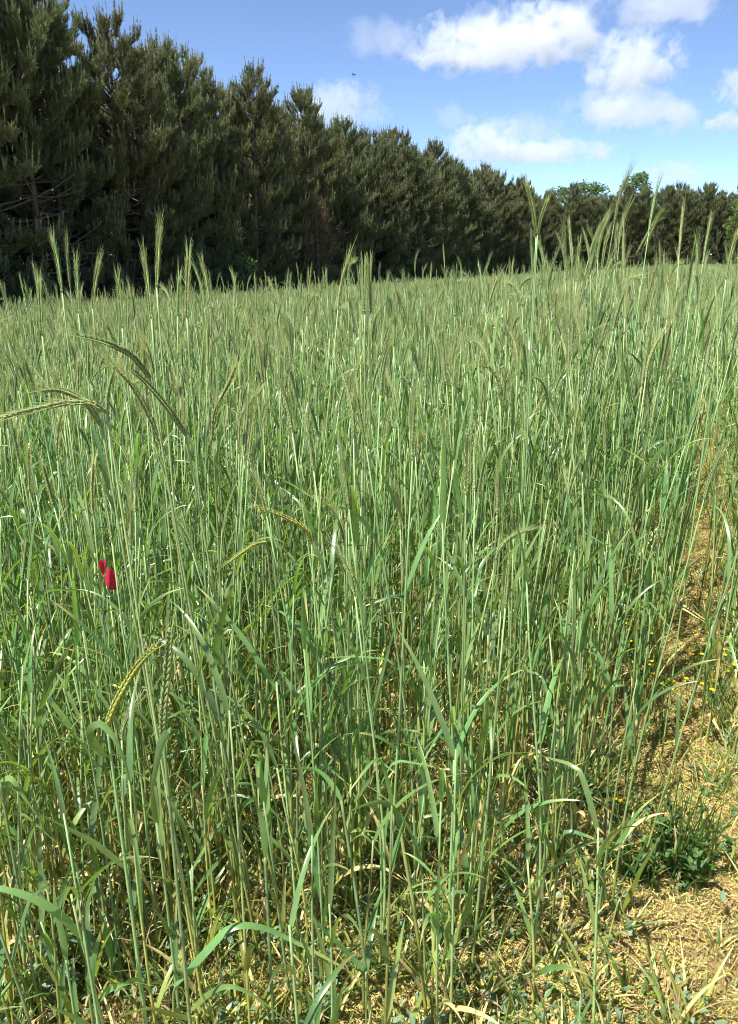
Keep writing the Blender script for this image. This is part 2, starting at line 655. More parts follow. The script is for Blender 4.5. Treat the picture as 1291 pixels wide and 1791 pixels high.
def make_form(seed, kind):
    """kind: ear / nod / young"""
    r = random.Random(seed)
    parts = []
    if kind == 'young':
        H = r.uniform(.45, .78)
    elif kind == 'boot':
        H = r.uniform(.80, 1.12)
    else:
        H = r.uniform(1.04, 1.20)
    laz = r.uniform(0, 6.28)
    lean = r.uniform(.01, .08)
    nodes = [.09, .24, .43, .66] if kind != 'young' else [.14, .38, .66]
    nodes = [x + r.uniform(-.03, .03) for x in nodes]
    ts = np.array(sorted(set([0, .12, .3, .5, .7, .85, 1.0] + [x for q in nodes for x in (q - .012, q, q + .012)])))
    ld = np.array([math.cos(laz), math.sin(laz), 0])
    wob = r.uniform(-.012, .012)
    base = np.outer(lean * ts ** 2 * H + wob * np.sin(ts * 5), ld) + np.outer(ts * H, [0, 0, 1])
    st = MB()
    tube(st, base, stem_radii(ts, nodes, .0034, .0015 if kind != 'young' else .002), 5)
    parts.append(('stem', st, ['rye_stem'], None))

    def at(t):
        return np.array([np.interp(t, ts, base[:, k]) for k in range(3)])
    az = r.uniform(0, 6.28)
    if kind == 'boot':
        tl = [nodes[0] + .1, nodes[1] + .12, nodes[2] + .14, nodes[3] + .12, .97]
    elif kind != 'young':
        tl = [nodes[1] + .12, nodes[2] + .14, nodes[3] + .13]
        tl.insert(0, nodes[0] + .1)
    else:
        tl = [nodes[0] + .03, nodes[0] + .14, nodes[1] + .12, nodes[2] + .14, .97]
    for i, t in enumerate(tl):
        t = min(t, .97)
        az += math.pi + r.gauss(0, .35)
        L = r.uniform(.15, .27) * (1.15 if kind == 'young' else 1) * (.8 if i == len(tl) - 1 and kind not in ('young', 'boot') else 1)
        wd = r.uniform(.0075, .0125) * (1.25 if kind == 'young' else 1)
        th0 = r.uniform(.12, .5)
        mode = r.random()
        kink = None
        if mode < .5:
            th1 = th0 + r.uniform(.1, .6)
        elif mode < .8:
            th1 = th0 + r.uniform(.9, 2.0)
        else:
            th1 = th0 + r.uniform(.1, .4)
            kink = (r.uniform(.3, .6), r.uniform(1.2, 2.0))
        lm = MB()
        blade(lm, leaf_path(at(t), az, L, th0, th1, n=11, kink=kink), wd, twist=r.gauss(0, 1.0), fold=r.uniform(.15, .5))
        dry = (i == 0 and r.random() < .45)
        parts.append(('leaf', lm, ['dry_leaf' if dry else 'rye_leaf'], None))
    if kind not in ('young', 'boot'):
        EL = r.uniform(.088, .125)
        T0 = unit(base[-1] - base[-2])
        th0 = math.acos(np.clip(T0[2], -1, 1))
        bend = r.choice([r.uniform(0, .2), r.uniform(0, .2), r.uniform(.2, .6)]) if kind == 'ear' else r.uniform(1.0, 1.9)
        ep = leaf_path(base[-1], laz, EL, th0, th0 + bend, p=1.0, n=12)
        hm, am = MB(), MB()
        ear(hm, am, ep, r.uniform(.0090, .0118), r.choice([32, 34, 36]), r.uniform(.030, .05), r)
        parts.append(('ear', hm, ['rye_ear'], None))
        parts.append(('awns', am, ['rye_awn'], 'ear'))
    return parts


FORMS = []      # (kind, [(name, mesh, under)], joined mesh)
for k in range(40):
    kind = 'boot' if k >= 30 else 'young' if k >= 21 else ('nod' if k in (4, 9, 15) else 'ear')
    pr = make_form(100 + k, kind)
    J = MB()
    jm = []
    lst = []
    for nm, mb, mats, under in pr:
        for mname in mats:
            if mname not in jm:
                jm.append(mname)
        J.join(mb, 0)
        J.m[-len(mb.f):] = [jm.index(mats[0])] * len(mb.f)
        lst.append((nm, mb.mesh('rye_' + nm, mats), under))
    FORMS.append((kind, lst, J.mesh('rye_whole', jm)))
EAR_I = [i for i, f in enumerate(FORMS) if f[0] == 'ear']
NOD_I = [i for i, f in enumerate(FORMS) if f[0] == 'nod']
BOOT_I = [i for i, f in enumerate(FORMS) if f[0] == 'boot']
YNG_I = [i for i, f in enumerate(FORMS) if f[0] == 'young']


# ------------------------------------------------------------------ one object made of many repeats (stuff)
def scatter(name, pts, rots, scls, idx, meshes):
    c = bpy.data.collections.new(name + '_forms')
    for i, me in enumerate(meshes):
        o = bpy.data.objects.new('%s_form_%03d' % (name, i), me)
        c.objects.link(o)
    me = bpy.data.meshes.new(name)
    n = len(pts)
    me.vertices.add(n)
    me.vertices.foreach_set('co', np.asarray(pts, np.float32).ravel())
    a = me.attributes.new('rot', 'FLOAT_VECTOR', 'POINT')
    a.data.foreach_set('vector', np.asarray(rots, np.float32).ravel())
    a = me.attributes.new('scl', 'FLOAT_VECTOR', 'POINT')
    scls = np.asarray(scls, np.float32)
    if scls.ndim == 1:
        scls = np.repeat(scls[:, None], 3, 1)
    a.data.foreach_set('vector', scls.ravel())
    a = me.attributes.new('pick', 'INT', 'POINT')
    a.data.foreach_set('value', np.asarray(idx, np.int32).ravel())
    o = obj(name, me)
    ng = bpy.data.node_groups.new(name + '_scatter', 'GeometryNodeTree')
    ng.interface.new_socket('Geometry', in_out='INPUT', socket_type='NodeSocketGeometry')
    ng.interface.new_socket('Geometry', in_out='OUTPUT', socket_type='NodeSocketGeometry')
    nn, ll = ng.nodes, ng.links
    gi = nn.new('NodeGroupInput')
    go = nn.new('NodeGroupOutput')
    ci = nn.new('GeometryNodeCollectionInfo')
    ci.inputs['Collection'].default_value = c
    ci.inputs['Separate Children'].default_value = True
    ci.inputs['Reset Children'].default_value = True
    ip = nn.new('GeometryNodeInstanceOnPoints')
    ip.inputs['Pick Instance'].default_value = True

    def attr(nm, typ):
        x = nn.new('GeometryNodeInputNamedAttribute')
        x.data_type = typ
        x.inputs['Name'].default_value = nm
        return x.outputs[0]
    e2r = nn.new('FunctionNodeEulerToRotation')
    ll.new(attr('rot', 'FLOAT_VECTOR'), e2r.inputs[0])
    ll.new(gi.outputs[0], ip.inputs['Points'])
    ll.new(ci.outputs[0], ip.inputs['Instance'])
    ll.new(attr('pick', 'INT'), ip.inputs['Instance Index'])
    ll.new(e2r.outputs[0], ip.inputs['Rotation'])
    ll.new(attr('scl', 'FLOAT_VECTOR'), ip.inputs['Scale'])
    ll.new(ip.outputs[0], go.inputs[0])
    md = o.modifiers.new('scatter', 'NODES')
    md.node_group = ng
    return o


# ------------------------------------------------------------------ ground
def make_ground():
    xs = np.concatenate([np.linspace(-900, -60, 15), np.linspace(-55, 90, 147), np.linspace(100, 900, 15)])
    ys = np.concatenate([np.linspace(-300, -12, 8), np.linspace(-10, 130, 141), np.linspace(140, 1600, 18)])
    X, Y = np.meshgrid(xs, ys)
    Z = terrain(X, Y)
    v = np.stack([X, Y, Z], -1).reshape(-1, 3)
    nx, ny = len(xs), len(ys)
    fs = [(j * nx + i, j * nx + i + 1, (j + 1) * nx + i + 1, (j + 1) * nx + i) for j in range(ny - 1) for i in range(nx - 1)]
    mb = MB()
    mb.add(v, fs)
    o = obj('ground', mb.mesh('ground', ['ground']))
    tag(o, kind='structure')


make_ground()


# ------------------------------------------------------------------ pines
def needles(rg, cen, dr, nper, lmin, lmax, wd, spread):
    """thin needle faces round each shoot; cen, dr: (k,3)"""
    k = len(cen)
    c = np.repeat(cen, nper, 0)
    d = np.repeat(dr, nper, 0)
    rnd = unit(rg.normal(size=(k * nper, 3)))
    perp = unit(rnd - d * np.sum(rnd * d, 1, keepdims=True))
    sp = rg.uniform(.25, spread, (k * nper, 1))
    nd = unit(d + perp * sp)
    L = rg.uniform(lmin, lmax, (k * nper, 1))
    st = c + d * rg.uniform(-.12, .12, (k * nper, 1))
    sd = unit(np.cross(nd, unit(rg.normal(size=(k * nper, 3))))) * wd
    tip = st + nd * L
    v = np.stack([st - sd, st + sd, tip], 1).reshape(-1, 3)
    return v


def tri_mesh(name, v, mats, mi=None):
    me = bpy.data.meshes.new(name)
    n = len(v) // 3
    me.vertices.add(len(v))
    me.vertices.foreach_set('co', np.asarray(v, np.float32).ravel())
    me.loops.add(len(v))
    me.loops.foreach_set('vertex_index', np.arange(len(v), dtype=np.int32))
    me.polygons.add(n)
    me.polygons.foreach_set('loop_start', np.arange(0, len(v), 3, dtype=np.int32))
    for m in mats:
        me.materials.append(MATS[m])
    if mi is not None:
        me.polygons.foreach_set('material_index', np.asarray(mi, np.int32))
    me.update()
    me.validate()
    return me


def make_pine(seed, H=12.0, Lmax=2.5, z0=.9, nper=19, bare=1.0):
    rg = np.random.default_rng(seed)
    tr = MB()
    ts = np.linspace(0, 1, 9)
    bx, by = rg.normal(0, .12, 2)
    path = np.stack([bx * ts ** 2, by * ts ** 2, ts * H], 1)
    tube(tr, path, .15 * (1 - ts) ** .8 + .012, 8, 0)
    cens, drs, cand = [], [], []
    z = .6
    phi = rg.uniform(0, 6.28)
    while z < H - .25:
        f = z / H
        prof = min(1.0, .62 + f * 1.3) if f < .3 else max(.26, 1 - ((f - .3) / .7) ** 3.0)
        nb = int(rg.integers(5, 8)) if f < .9 else 4
        phi += rg.uniform(.3, 1.2)
        for b in range(nb):
            az = phi + b * 6.283 / nb + rg.normal(0, .25)
            L = Lmax * prof * rg.uniform(.5, 1.35)
            el0 = -.05 + .62 * f ** 1.2 + rg.normal(0, .16)
            tt = np.linspace(0, 1, 6)
            ee = el0 + tt * .45
            dd = np.stack([np.cos(ee) * math.cos(az), np.cos(ee) * math.sin(az), np.sin(ee)], 1)
            p0 = np.array([bx * f * f, by * f * f, min(z + rg.uniform(-.15, .15), H * .955)])
            bp = np.vstack([p0, p0 + np.cumsum(dd[:-1] * L / 5, axis=0)])
            dead = z < bare + rg.uniform(0, 1.2) and rg.random() < .6
            tube(tr, bp, np.linspace(.032 * prof + .008, .006, 6), 4, 1 if dead else 0)
            if dead:
                for q in range(3):
                    s0 = bp[rg.integers(2, 5)]
                    tube(tr, np.array([s0, s0 + unit(dd[2] + rg.normal(0, .7, 3)) * rg.uniform(.3, .8)]), [.008, .004], 3, 1)
                continue
            nt = max(4, int(L * 9.0))
            for q in range(nt):
                t = .38 + .62 * (q + rg.random()) / nt
                x = t * 5
                k = min(int(x), 4)
                s0 = bp[k] + (bp[k + 1] - bp[k]) * (x - k)
                bd = dd[k]
                sdv = unit(np.cross(bd, [0, 0, 1.0])) * (1 if q % 2 else -1)
                td = unit(bd * .75 + sdv * rg.uniform(.25, .9) + np.array([0, 0, rg.uniform(.15, .9)]))
                tl = rg.uniform(.16, .62) * (1.1 - .5 * t)
                ns = 2 if tl < .3 else 3
                for h in range(ns):
                    c = s0 + td * tl * (h + .6) / ns
                    cens.append(c + rg.normal(0, .03, 3))
                    drs.append(unit(td + np.array([0, 0, .5 + .7 * h / ns]) + rg.normal(0, .18, 3)))
                if rg.random() < .42:
                    cand.append((cens[-1], drs[-1]))
            cens.append(bp[-1])
            drs.append(unit(dd[-1] + np.array([0, 0, .6])))
            cand.append((bp[-1], drs[-1]))
        z += rg.uniform(.50, .80) * (1 - .45 * f)
    # leader
    top = path[-1]
    for h in range(5):
        cens.append(top + np.array([0, 0, -.7 + .14 * h]))
        drs.append(np.array([0, 0, 1.0]))
    cand.append((top, np.array([0, 0, 1.0])))
    cens, drs = np.array(cens), unit(np.array(drs))
    v = needles(rg, cens, drs, nper, .12, .22, .014, 1.25)
    # candles: slim upright new shoots with short needles pressed to them
    cc = np.array([c + d * .08 for c, d in cand])
    cdv = unit(np.array([d * .5 + np.array([0, 0, .8]) for c, d in cand]))
    v2 = needles(rg, np.concatenate([cc + cdv * o for o in (.1, .2, .3)]), np.concatenate([cdv] * 3), 5, .10, .16, .012, .32)
    crown = tri_mesh('pine_crown', np.concatenate([v, v2]), ['pine_needle', 'pine_candle'],
                     np.concatenate([np.zeros(len(v) // 3), np.ones(len(v2) // 3)]))
    return tr.mesh('pine_trunk', ['bark', 'dead_wood']), crown


PINES = [make_pine(31, 12.0, 2.7), make_pine(32, 12.8, 2.5, bare=2.0), make_pine(33, 11.6, 2.9), make_pine(34, 12.4, 2.4, bare=5.0),
         make_pine(35, 11.0, 2.4, bare=.6)]


def pine(x, y, k, sc, rz, label, group, zs=1.0):
    e = bpy.data.objects.new('pine_tree', None)
    COL.objects.link(e)
    e.location = (x, y, tz(x, y) - .05)
    e.rotation_euler = (random.gauss(0, .015), random.gauss(0, .015), rz)
    e.scale = (sc, sc, sc * zs)
    tag(e, label, 'tree', group)
    obj('trunk', PINES[k][0], e)
    obj('crown', PINES[k][1], e)
    return e


def spot(a, s):
    p = U * a + N * s
    return float(p[0]), float(p[1])


rp = random.Random(5)
n_tree = 0
for row, (s0, lab, grp_) in enumerate([
        (WOOD + 1.6, 'dark green pine with foliage to the ground in the front row of the wood edge', 'front row pines of the wood edge'),
        (WOOD + 4.6, 'dark green pine rising behind the front row of the wood edge', 'pines behind the front row of the wood edge'),
        (WOOD + 7.6, 'dark green pine rising behind the front row of the wood edge', 'pines behind the front row of the wood edge')]):
    a = 8.0 + row * .9
    while a < 113:
        x, y = spot(a, s0 + rp.uniform(-.7, .7))
        k = rp.choice([0, 1, 2, 3, 4]) if a > 26 else rp.choice([1, 3, 1, 0])
        sc = rp.uniform(.88, 1.10) * (1.0 if row else .97) * float(np.interp(a, [18, 24, 32, 45, 60, 100], [1.22, 1.12, .96, .92, .97, 1.0]))
        pine(x, y, k, sc, rp.uniform(0, 6.28), lab, grp_)
        a += rp.uniform(1.8, 2.7) * (1.0 if row < 2 else 1.25)
        n_tree += 1
# far side of the field
x = 38.0
for row in range(4):
    x = 9.0 - row * 2
    while x < 92:
        yy = FAR_Y - (x - 34) * .14 + rp.uniform(-1, 1) + row * 4
        pine(x, yy, rp.choice([0, 1, 2, 3, 4] if row == 0 else [0, 2, 4]), rp.uniform(.88, 1.05), rp.uniform(0, 6.28),
             'small looking dark pine in the far row closing the end of the field', 'far pines at the end of the field')
        x += rp.uniform(1.9, 2.9)
        n_tree += 1
print('pines', n_tree)


# ------------------------------------------------------------------ broadleaf trees and shrubs
def leaf_faces(rg, cen, size):
    n = len(cen)
    d = unit(rg.normal(size=(n, 3)) * [1, 1, .6])
    e = unit(np.cross(d, unit(rg.normal(size=(n, 3)))))
    s = size * rg.uniform(.6, 1.3, (n, 1))
    a, b, c, dd = cen - d * s, cen + e * s * .5, cen + d * s, cen - e * s * .5
    return np.stack([a, b, c, a, c, dd], 1).reshape(-1, 3)


def make_broadleaf(seed, H, W, n_clump, per, size, mat, base=.3):
    rg = np.random.default_rng(seed)
    tr = MB()
    ts = np.linspace(0, 1, 6)
    tube(tr, np.stack([.1 * np.sin(ts * 3), .1 * ts, ts * H * .75], 1), .05 * W * (1 - ts * .8) + .01, 6)
    cl = []
    for i in range(n_clump):
        az, f = rg.uniform(0, 6.28), rg.uniform(base, 1.0)
        rr = W * .5 * math.sin(math.pi * min(1, max(.08, (f - base) / (1 - base) * .82 + .14))) ** .7 * rg.uniform(.55, 1.05)
        c = np.array([math.cos(az) * rr, math.sin(az) * rr, f * H * rg.uniform(.93, 1.02)])
        cl.append(c)
        s0 = np.array([0, .05, max(.05, f - .25) * H * .7])
        tube(tr, np.array([s0, (s0 + c) / 2 + [0, 0, .05 * H], c]), [.012 * W, .008 * W, .003 * W], 4)
    cl = np.array(cl)
    rad = W * .5 * rg.uniform(.16, .34, (n_clump, 1))
    cen = np.repeat(cl, per, 0) + unit(rg.normal(size=(n_clump * per, 3))) * np.repeat(rad, per, 0) * rg.uniform(.2, 1, (n_clump * per, 1)) ** .5
    cen[:, 2] = np.maximum(cen[:, 2], .04)
    return tr.mesh('broadleaf_trunk', ['bark']), tri_mesh('broadleaf_crown', leaf_faces(rg, cen, size), [mat])


BROAD = make_broadleaf(3, 13.5, 7.5, 60, 130, .20, 'spring_leaf', .35)
BROAD2 = make_broadleaf(4, 14.0, 6.5, 36, 110, .20, 'spring_leaf', .45)
SHRUB = [make_broadleaf(11, 2.6, 2.4, 34, 90, .06, 'shrub_leaf', .1), make_broadleaf(12, 1.9, 2.0, 26, 90, .06, 'shrub_leaf', .08)]
SPRIG = make_broadleaf(13, 3.0, 1.8, 30, 80, .07, 'shrub_leaf', .1)


def broad(name, pair, px, Y, sc, label, cat='tree', group=None, zoff=0):
    d = ray(px, 470)
    x = d.x * Y / d.y
    e = bpy.data.objects.new(name, None)
    COL.objects.link(e)
    e.location = (x, Y, tz(x, Y) - .03)
    e.scale = sc if hasattr(sc, '__len__') else (sc,) * 3
    e.rotation_euler = (0, 0, random.uniform(0, 6.28))
    tag(e, label, cat, group)
    obj('trunk' if cat == 'tree' else 'stem', pair[0], e)
    obj('crown' if cat == 'tree' else 'foliage', pair[1], e)


broad('broadleaf_tree', BROAD, 1020, 128, 1.07, 'rounded bright green tree top showing above the far pines')
broad('broadleaf_tree', BROAD2, 1100, 130, 1.12, 'thin crowned olive green tree top with gaps above the far pines')
broad('broadleaf_tree', BROAD2, 968, 134, 1.05, 'pale sparse tree top beside the rounded green one above the far pines')
broad('broadleaf_tree', BROAD, 1306, 84, (.62, .62, .66), 'fresh yellow green leafy tree in front of the far pine row')
broad('shrub', SHRUB[0], 430, 37.5, 1.15, 'pale leafy shrub growing at the foot of the wood edge', 'shrub')
broad('shrub', SHRUB[1], 495, 42.5, 1.1, 'low dull green shrub beside the pale leafy one at the wood edge', 'shrub')
broad('shrub', SPRIG, 330, 34.5, 1.1, 'tall thin green shrub under the pines of the wood edge', 'shrub')
for i, (px, Y, sc) in enumerate([(60, 27, .8), (190, 30.5, .8), (570, 48, 1.1), (700, 60, 1.2), (610, 52, 1.0), (120, 28.5, .7), (250, 32.5, .8)]):
    broad('shrub', SHRUB[i % 2], px, Y, sc, 'low shaded green shrub in the undergrowth along the wood edge', 'shrub', 'undergrowth shrubs of the wood edge')
# a dead brown sapling caught in the front row
rgd = np.random.default_rng(77)
dm = make_pine(78, 6.4, 1.0, nper=4, bare=.2)
dc = dm[1]
dc.materials[0] = MATS['dead_needle']
dc.materials[1] = MATS['dead_needle']
d_ = ray(556, 470)
e = bpy.data.objects.new('dead_pine_sapling', None)
COL.objects.link(e)
e.location = (d_.x * 46 / d_.y, 46, tz(d_.x * 46 / d_.y, 46))
tag(e, 'reddish brown dead pine sapling among the green pines of the wood edge', 'tree')
obj('trunk', dm[0], e)
obj('crown', dc, e)

# ------------------------------------------------------------------ the stand of rye
def height_at(x, y):
    """how tall the crop stands, as a factor on the forms"""
    h = 1.0 + .03 * np.clip((y - 1.6), 0, 1) + .06 * np.sin(x * 1.7 + .6) * np.sin(y * 1.1 + .4)
    h = h + .25 * np.exp(-(((x - .95) / .5) ** 2 + ((y - 3.1) / .8) ** 2))
    h = h + .12 * np.exp(-(((x - 2.0) / .7) ** 2 + ((y - 4.3) / 1.2) ** 2))
    h = h - .10 * np.clip(1 - (y - 1.2) / .5, 0, 1)
    return h


def density_at(x, y):
    """0..1 chance that a sown plant stands here"""
    s = across(x, y)
    a = along(x, y)
    d = np.ones_like(s)
    # bare strip beside the camera, parallel to the rows
    half = .085 + .16 * np.clip(1 - (a - 1.6) / 1.0, 0, 1)
    cen = -.11 - .12 * np.clip(1 - (a - 1.6) / 1.0, 0, 1)
    d *= np.clip((np.abs(s - cen) - half) / .035, .13, 1)
    # thinner rows next to the strip
    d *= np.where(s > cen, np.clip(.44 + (s - cen - half) / .65, .13, 1), 1)
    # the stand starts a good step ahead; only a few shoots before it
    front = 1.08 + .06 * np.clip((x + .35) / .75, 0, 1)
    d *= np.clip((y - front + .06) / .45, .10, 1)
    d *= 1 - .25 * np.exp(-(((x - .12) / .3) ** 2 + ((y - 1.75) / .4) ** 2))
    d *= 1 - .55 * np.exp(-(((x - .0) / .14) ** 2 + ((y - 2.6) / .35) ** 2))
    return d


def sow(y0, y1, per_row, margin=.35, kx=.50):
    """plants in drilled rows between distances y0 and y1"""
    out = []
    amax = y1 / U[1] + 2
    for s in np.arange(-60, WOOD - .2, .17):
        # only rows that cross the view
        n = rng.poisson(per_row * (amax + 6))
        a = rng.uniform(-6, amax, n) if y1 < 30 else rng.uniform(-6, amax, n)
        ss = s + rng.normal(0, .028, n)
        x = U[0] * a + N[0] * ss
        y = U[1] * a + N[1] * ss
        ok = (y >= y0) & (y < y1) & (np.abs(x) < kx * y + margin)
        if ok.any():
            out.append(np.stack([x[ok], y[ok]], 1))
    p = np.concatenate(out)
    keep = rng.random(len(p)) < density_at(p[:, 0], p[:, 1])
    return p[keep]


near = sow(.95, 7.5, 42, 1.2)
mid = sow(7.5, 24, 20, 1.6)
print('near', len(near), 'mid', len(mid))


def picks(p):
    x, y = p[:, 0], p[:, 1]
    young = rng.random(len(p)) < np.where(y < 1.35, .6, np.clip(.4 - (y - 1.35) * .25, .14, .4))
    nod = rng.random(len(p)) < .035
    idx = rng.choice(EAR_I, len(p))
    idx = np.where(nod, rng.choice(NOD_I, len(p)), idx)
    boot = rng.random(len(p)) < np.clip(.62 - (y - 1.5) * .06, .25, .55) * np.clip(1 - (height_at(x, y) - 1.06) * 5, .15, 1)
    idx = np.where(boot, rng.choice(BOOT_I, len(p)), idx)
    idx = np.where(young, rng.choice(YNG_I, len(p)), idx)
    hs = height_at(x, y) * np.clip(rng.normal(.985, .105, len(p)) + .2 * (rng.random(len(p)) < .09) * (y > 1.9) * rng.random(len(p)), .7, 1.27)
    tilt = rng.normal(0, 1, (len(p), 2)) * (.034 + .035 * np.clip((y - 1.6) / 2.5, 0, 1) * rng.choice([.6, .6, 1, 2.0], len(p)))[:, None]
    rot = np.stack([tilt[:, 0], tilt[:, 1], rng.uniform(0, 6.283, len(p))], 1)
    w = rng.uniform(.92, 1.12, len(p))
    scl = np.stack([w, w, hs], 1)
    pts = np.stack([x, y, terrain(x, y) - .005], 1)
    return pts, rot, scl, idx


npts, nrot, nscl, nidx = picks(near)
# the plants that show largest become things of their own
Zc = npts.copy()
Zc[:, 2] += .55
dep = Zc[:, 1] * math.cos(PITCH) - (Zc[:, 2] - CAM_H) * math.sin(PITCH)
upc = Zc[:, 1] * math.sin(PITCH) + (Zc[:, 2] - CAM_H) * math.cos(PITCH)
sx, sy = FPX * Zc[:, 0] / dep + 645.5, 895.5 - FPX * upc / dep
vis = (sx > -20) & (sx < 1311) & (sy > 0) & (sy < 1900)
order = np.argsort(np.where(vis, dep, 99))
N_IND = 262
ind = order[:N_IND]
rest_mask = np.ones(len(npts), bool)
rest_mask[ind] = False

LAB = {'ear': 'rye plant with a straight green ear ', 'nod': 'rye plant with a nodding green ear ', 'young': 'short leafy rye shoot without ear ', 'boot': 'tall leafy rye plant without ear '}
MARKS = [((.83, 1.74), .30, 'close to the dark weed clump'), ((-.42, 1.1), .22, 'around the bright yellow ear'), ((-.72, 2.1), .35, 'close to the red marker flag'),
         ((-.55, 1.0), .22, 'around the mauve flowered vetch'), ((-.28, 1.15), .22, 'around the thick olive ear'), ((-.42, 1.45), .25, 'under the arching ears'),
         ((-.18, 1.5), .22, 'around the straw coloured bent ears'), ((.0, 1.28), .22, 'around the stout blue green stem'), ((.2, 1.35), .25, 'around the very long slanting leaf')]


def whereabouts(x, y):
    best, lab = 1.0, None
    for (mx_, my_), rr, t in MARKS:
        q = math.hypot(x - mx_, y - my_) / rr
        if q < best:
            best, lab = q, t
    if lab:
        return lab
    s = float(across(x, y))
    if s < -.12:
        return 'beyond the bare strip'
    if s < .25:
        return 'in the rows along the bare strip'
    return 'in the dense middle of the stand' if y > 1.5 else 'in the thin front edge of the stand'


def place_form(k, loc, rot, scl):
    kind, lst, _ = FORMS[k]
    e = bpy.data.objects.new('rye_plant', None)
    COL.objects.link(e)
    e.location, e.rotation_euler, e.scale = loc, rot, scl
    lb = LAB[kind] + whereabouts(loc[0], loc[1])
    tag(e, lb, 'rye plant', lb)
    by = {}
    for nm, me, under in lst:
        by[nm] = obj(nm, me, by.get(under, e))
    return e


for i in ind:
    place_form(int(nidx[i]), npts[i].tolist(), nrot[i].tolist(), nscl[i].tolist())

mpts, mrot, mscl, midx = picks(mid)
apts = np.concatenate([npts[rest_mask], mpts])
arot = np.concatenate([nrot[rest_mask], mrot])
ascl = np.concatenate([nscl[rest_mask], mscl])
aidx = np.concatenate([nidx[rest_mask], midx])
f_ = scatter('rye_stand', apts, arot, ascl, aidx, [f[2] for f in FORMS])
tag(f_, 'dense stand of green rye filling the field behind the nearest plants', 'rye', kind='stuff')


# far rye: metre-wide swards of simpler plants
def make_sward(seed):
    r = random.Random(seed)
    J = MB()
    for i in range(95):
        x, y = r.uniform(-.5, .5), r.uniform(-.5, .5)
        H = r.gauss(1.08, .10)
        lx, ly = r.gauss(0, .10), r.gauss(0, .10)
        b, t = np.array([x, y, .35]), np.array([x + lx, y + ly, H])
        tube(J, np.array([b, t]), [.003, .0022], 3, 0, False)
        dd = unit(t - b + np.array([r.gauss(0, .2), r.gauss(0, .2), 0]))
        e = t + dd * r.uniform(.09, .125)
        tube(J, np.array([t, t + (e - t) * .3, t + (e - t) * .75, e]), [.003, .0075, .0065, .002], 4, 1)
        for q in range(7):
            od = unit(np.array([r.gauss(0, 1), r.gauss(0, 1), 0]))
            p0 = t + (e - t) * r.uniform(.1, 1) + od * .005
            p1 = p0 + unit(dd + od * .3) * .05
            sd = unit(np.cross(od, dd)) * .0011
            J.add([p0 - sd, p0 + sd, p1], [(0, 1, 2)], 2)
        if r.random() < .8:
            az = r.uniform(0, 6.28)
            blade(J, leaf_path(b + (t - b) * r.uniform(.2, .7), az, .18, .3, r.uniform(.5, 1.6), n=4), .010, mat=3)
    return J.mesh('rye_sward', ['rye_stem', 'rye_ear', 'rye_awn', 'rye_leaf'])


SW = [make_sward(60 + i) for i in range(6)]
fp = []
for s in np.arange(-75, WOOD - .3, .85):
    a = np.arange(0, 150, .85) + rng.uniform(0, .85)
    x = U[0] * a + N[0] * s
    y = U[1] * a + N[1] * s
    ok = (y > 23.6) & (y < FAR_Y - 2 - (x - 34) * .14) & (np.abs(x) < .50 * y + 2.0)
    if ok.any():
        fp.append(np.stack([x[ok], y[ok]], 1))
fp = np.concatenate(fp) + rng.normal(0, .08, (sum(len(q) for q in fp), 2))
print('swards', len(fp))
n = len(fp)
o = scatter('far_rye', np.stack([fp[:, 0], fp[:, 1], terrain(fp[:, 0], fp[:, 1])], 1),
            np.stack([rng.normal(0, .03, n), rng.normal(0, .03, n), rng.integers(0, 4, n) * 1.5708 - EDGE], 1),
            np.stack([np.ones(n), np.ones(n), rng.normal(1.02, .06, n)], 1), rng.integers(0, len(SW), n), SW)
tag(o, 'far part of the pale green rye field reaching the wood', 'rye', kind='stuff')


# ------------------------------------------------------------------ plants one can pick out in the photograph
def base_of(p, dx=0.0, dy=0.0):
    x, y = p[0] + dx, p[1] + dy
    return Vector((x, y, tz(x, y) - .005))


def special(label, cat, stem_pts=None, stem_r=(.003, .0018), ears=(), leaves=(), group=None, name='rye_plant'):
    """ears: (points, width, husk material, awn length); leaves: (points, width, material, twist, side)"""
    root = base_of(stem_pts[0])
    e = bpy.data.objects.new(name, None)
    COL.objects.link(e)
    e.location = root
    tag(e, label, cat, group)
    o3 = np.array(root)
    sp_ = spline([Vector(q) - root for q in stem_pts], 22)
    mb = MB()
    ts = np.linspace(0, 1, 22)
    tube(mb, sp_, stem_r[0] + (stem_r[1] - stem_r[0]) * ts, 6)
    obj('stem', mb.mesh('rye_stem', ['rye_stem']), e)
    for pts, wd, hm, al in ears:
        h, a = MB(), MB()
        ear(h, a, spline([Vector(q) - root for q in pts], 16), wd, 36, al)
        eo = obj('ear', h.mesh('rye_ear', [hm]), e)
        obj('awns', a.mesh('rye_awns', ['rye_awn']), eo)
    for pts, wd, mt, tw, side in leaves:
        b = MB()
        OPEN_SIDE['p'] = np.array([0, 0, CAM_H]) - o3
        blade(b, spline([Vector(q) - root for q in pts], 18), wd, twist=tw, fold=.25, mat=0, side='open')
        obj('leaf', b.mesh('rye_leaf', [mt]), e)
    return e


def PP(Y, *pix):
    """photo pixels -> points; Y one distance, or start and end distance"""
    y0, y1 = Y if isinstance(Y, tuple) else (Y, Y)
    m = max(1, len(pix) - 1)
    return [P(px, py, y0 + (y1 - y0) * i / m) for i, (px, py) in enumerate(pix)]


def upto(first, dx=0.0, dy=0.0):
    b = base_of(first, dx, dy)
    m = (b + Vector(first)) / 2 + Vector((dx * -.12, 0, .1))
    return [b, m, Vector(first)]


XS = (1, 0.1, 0)   # blade turned to face the camera
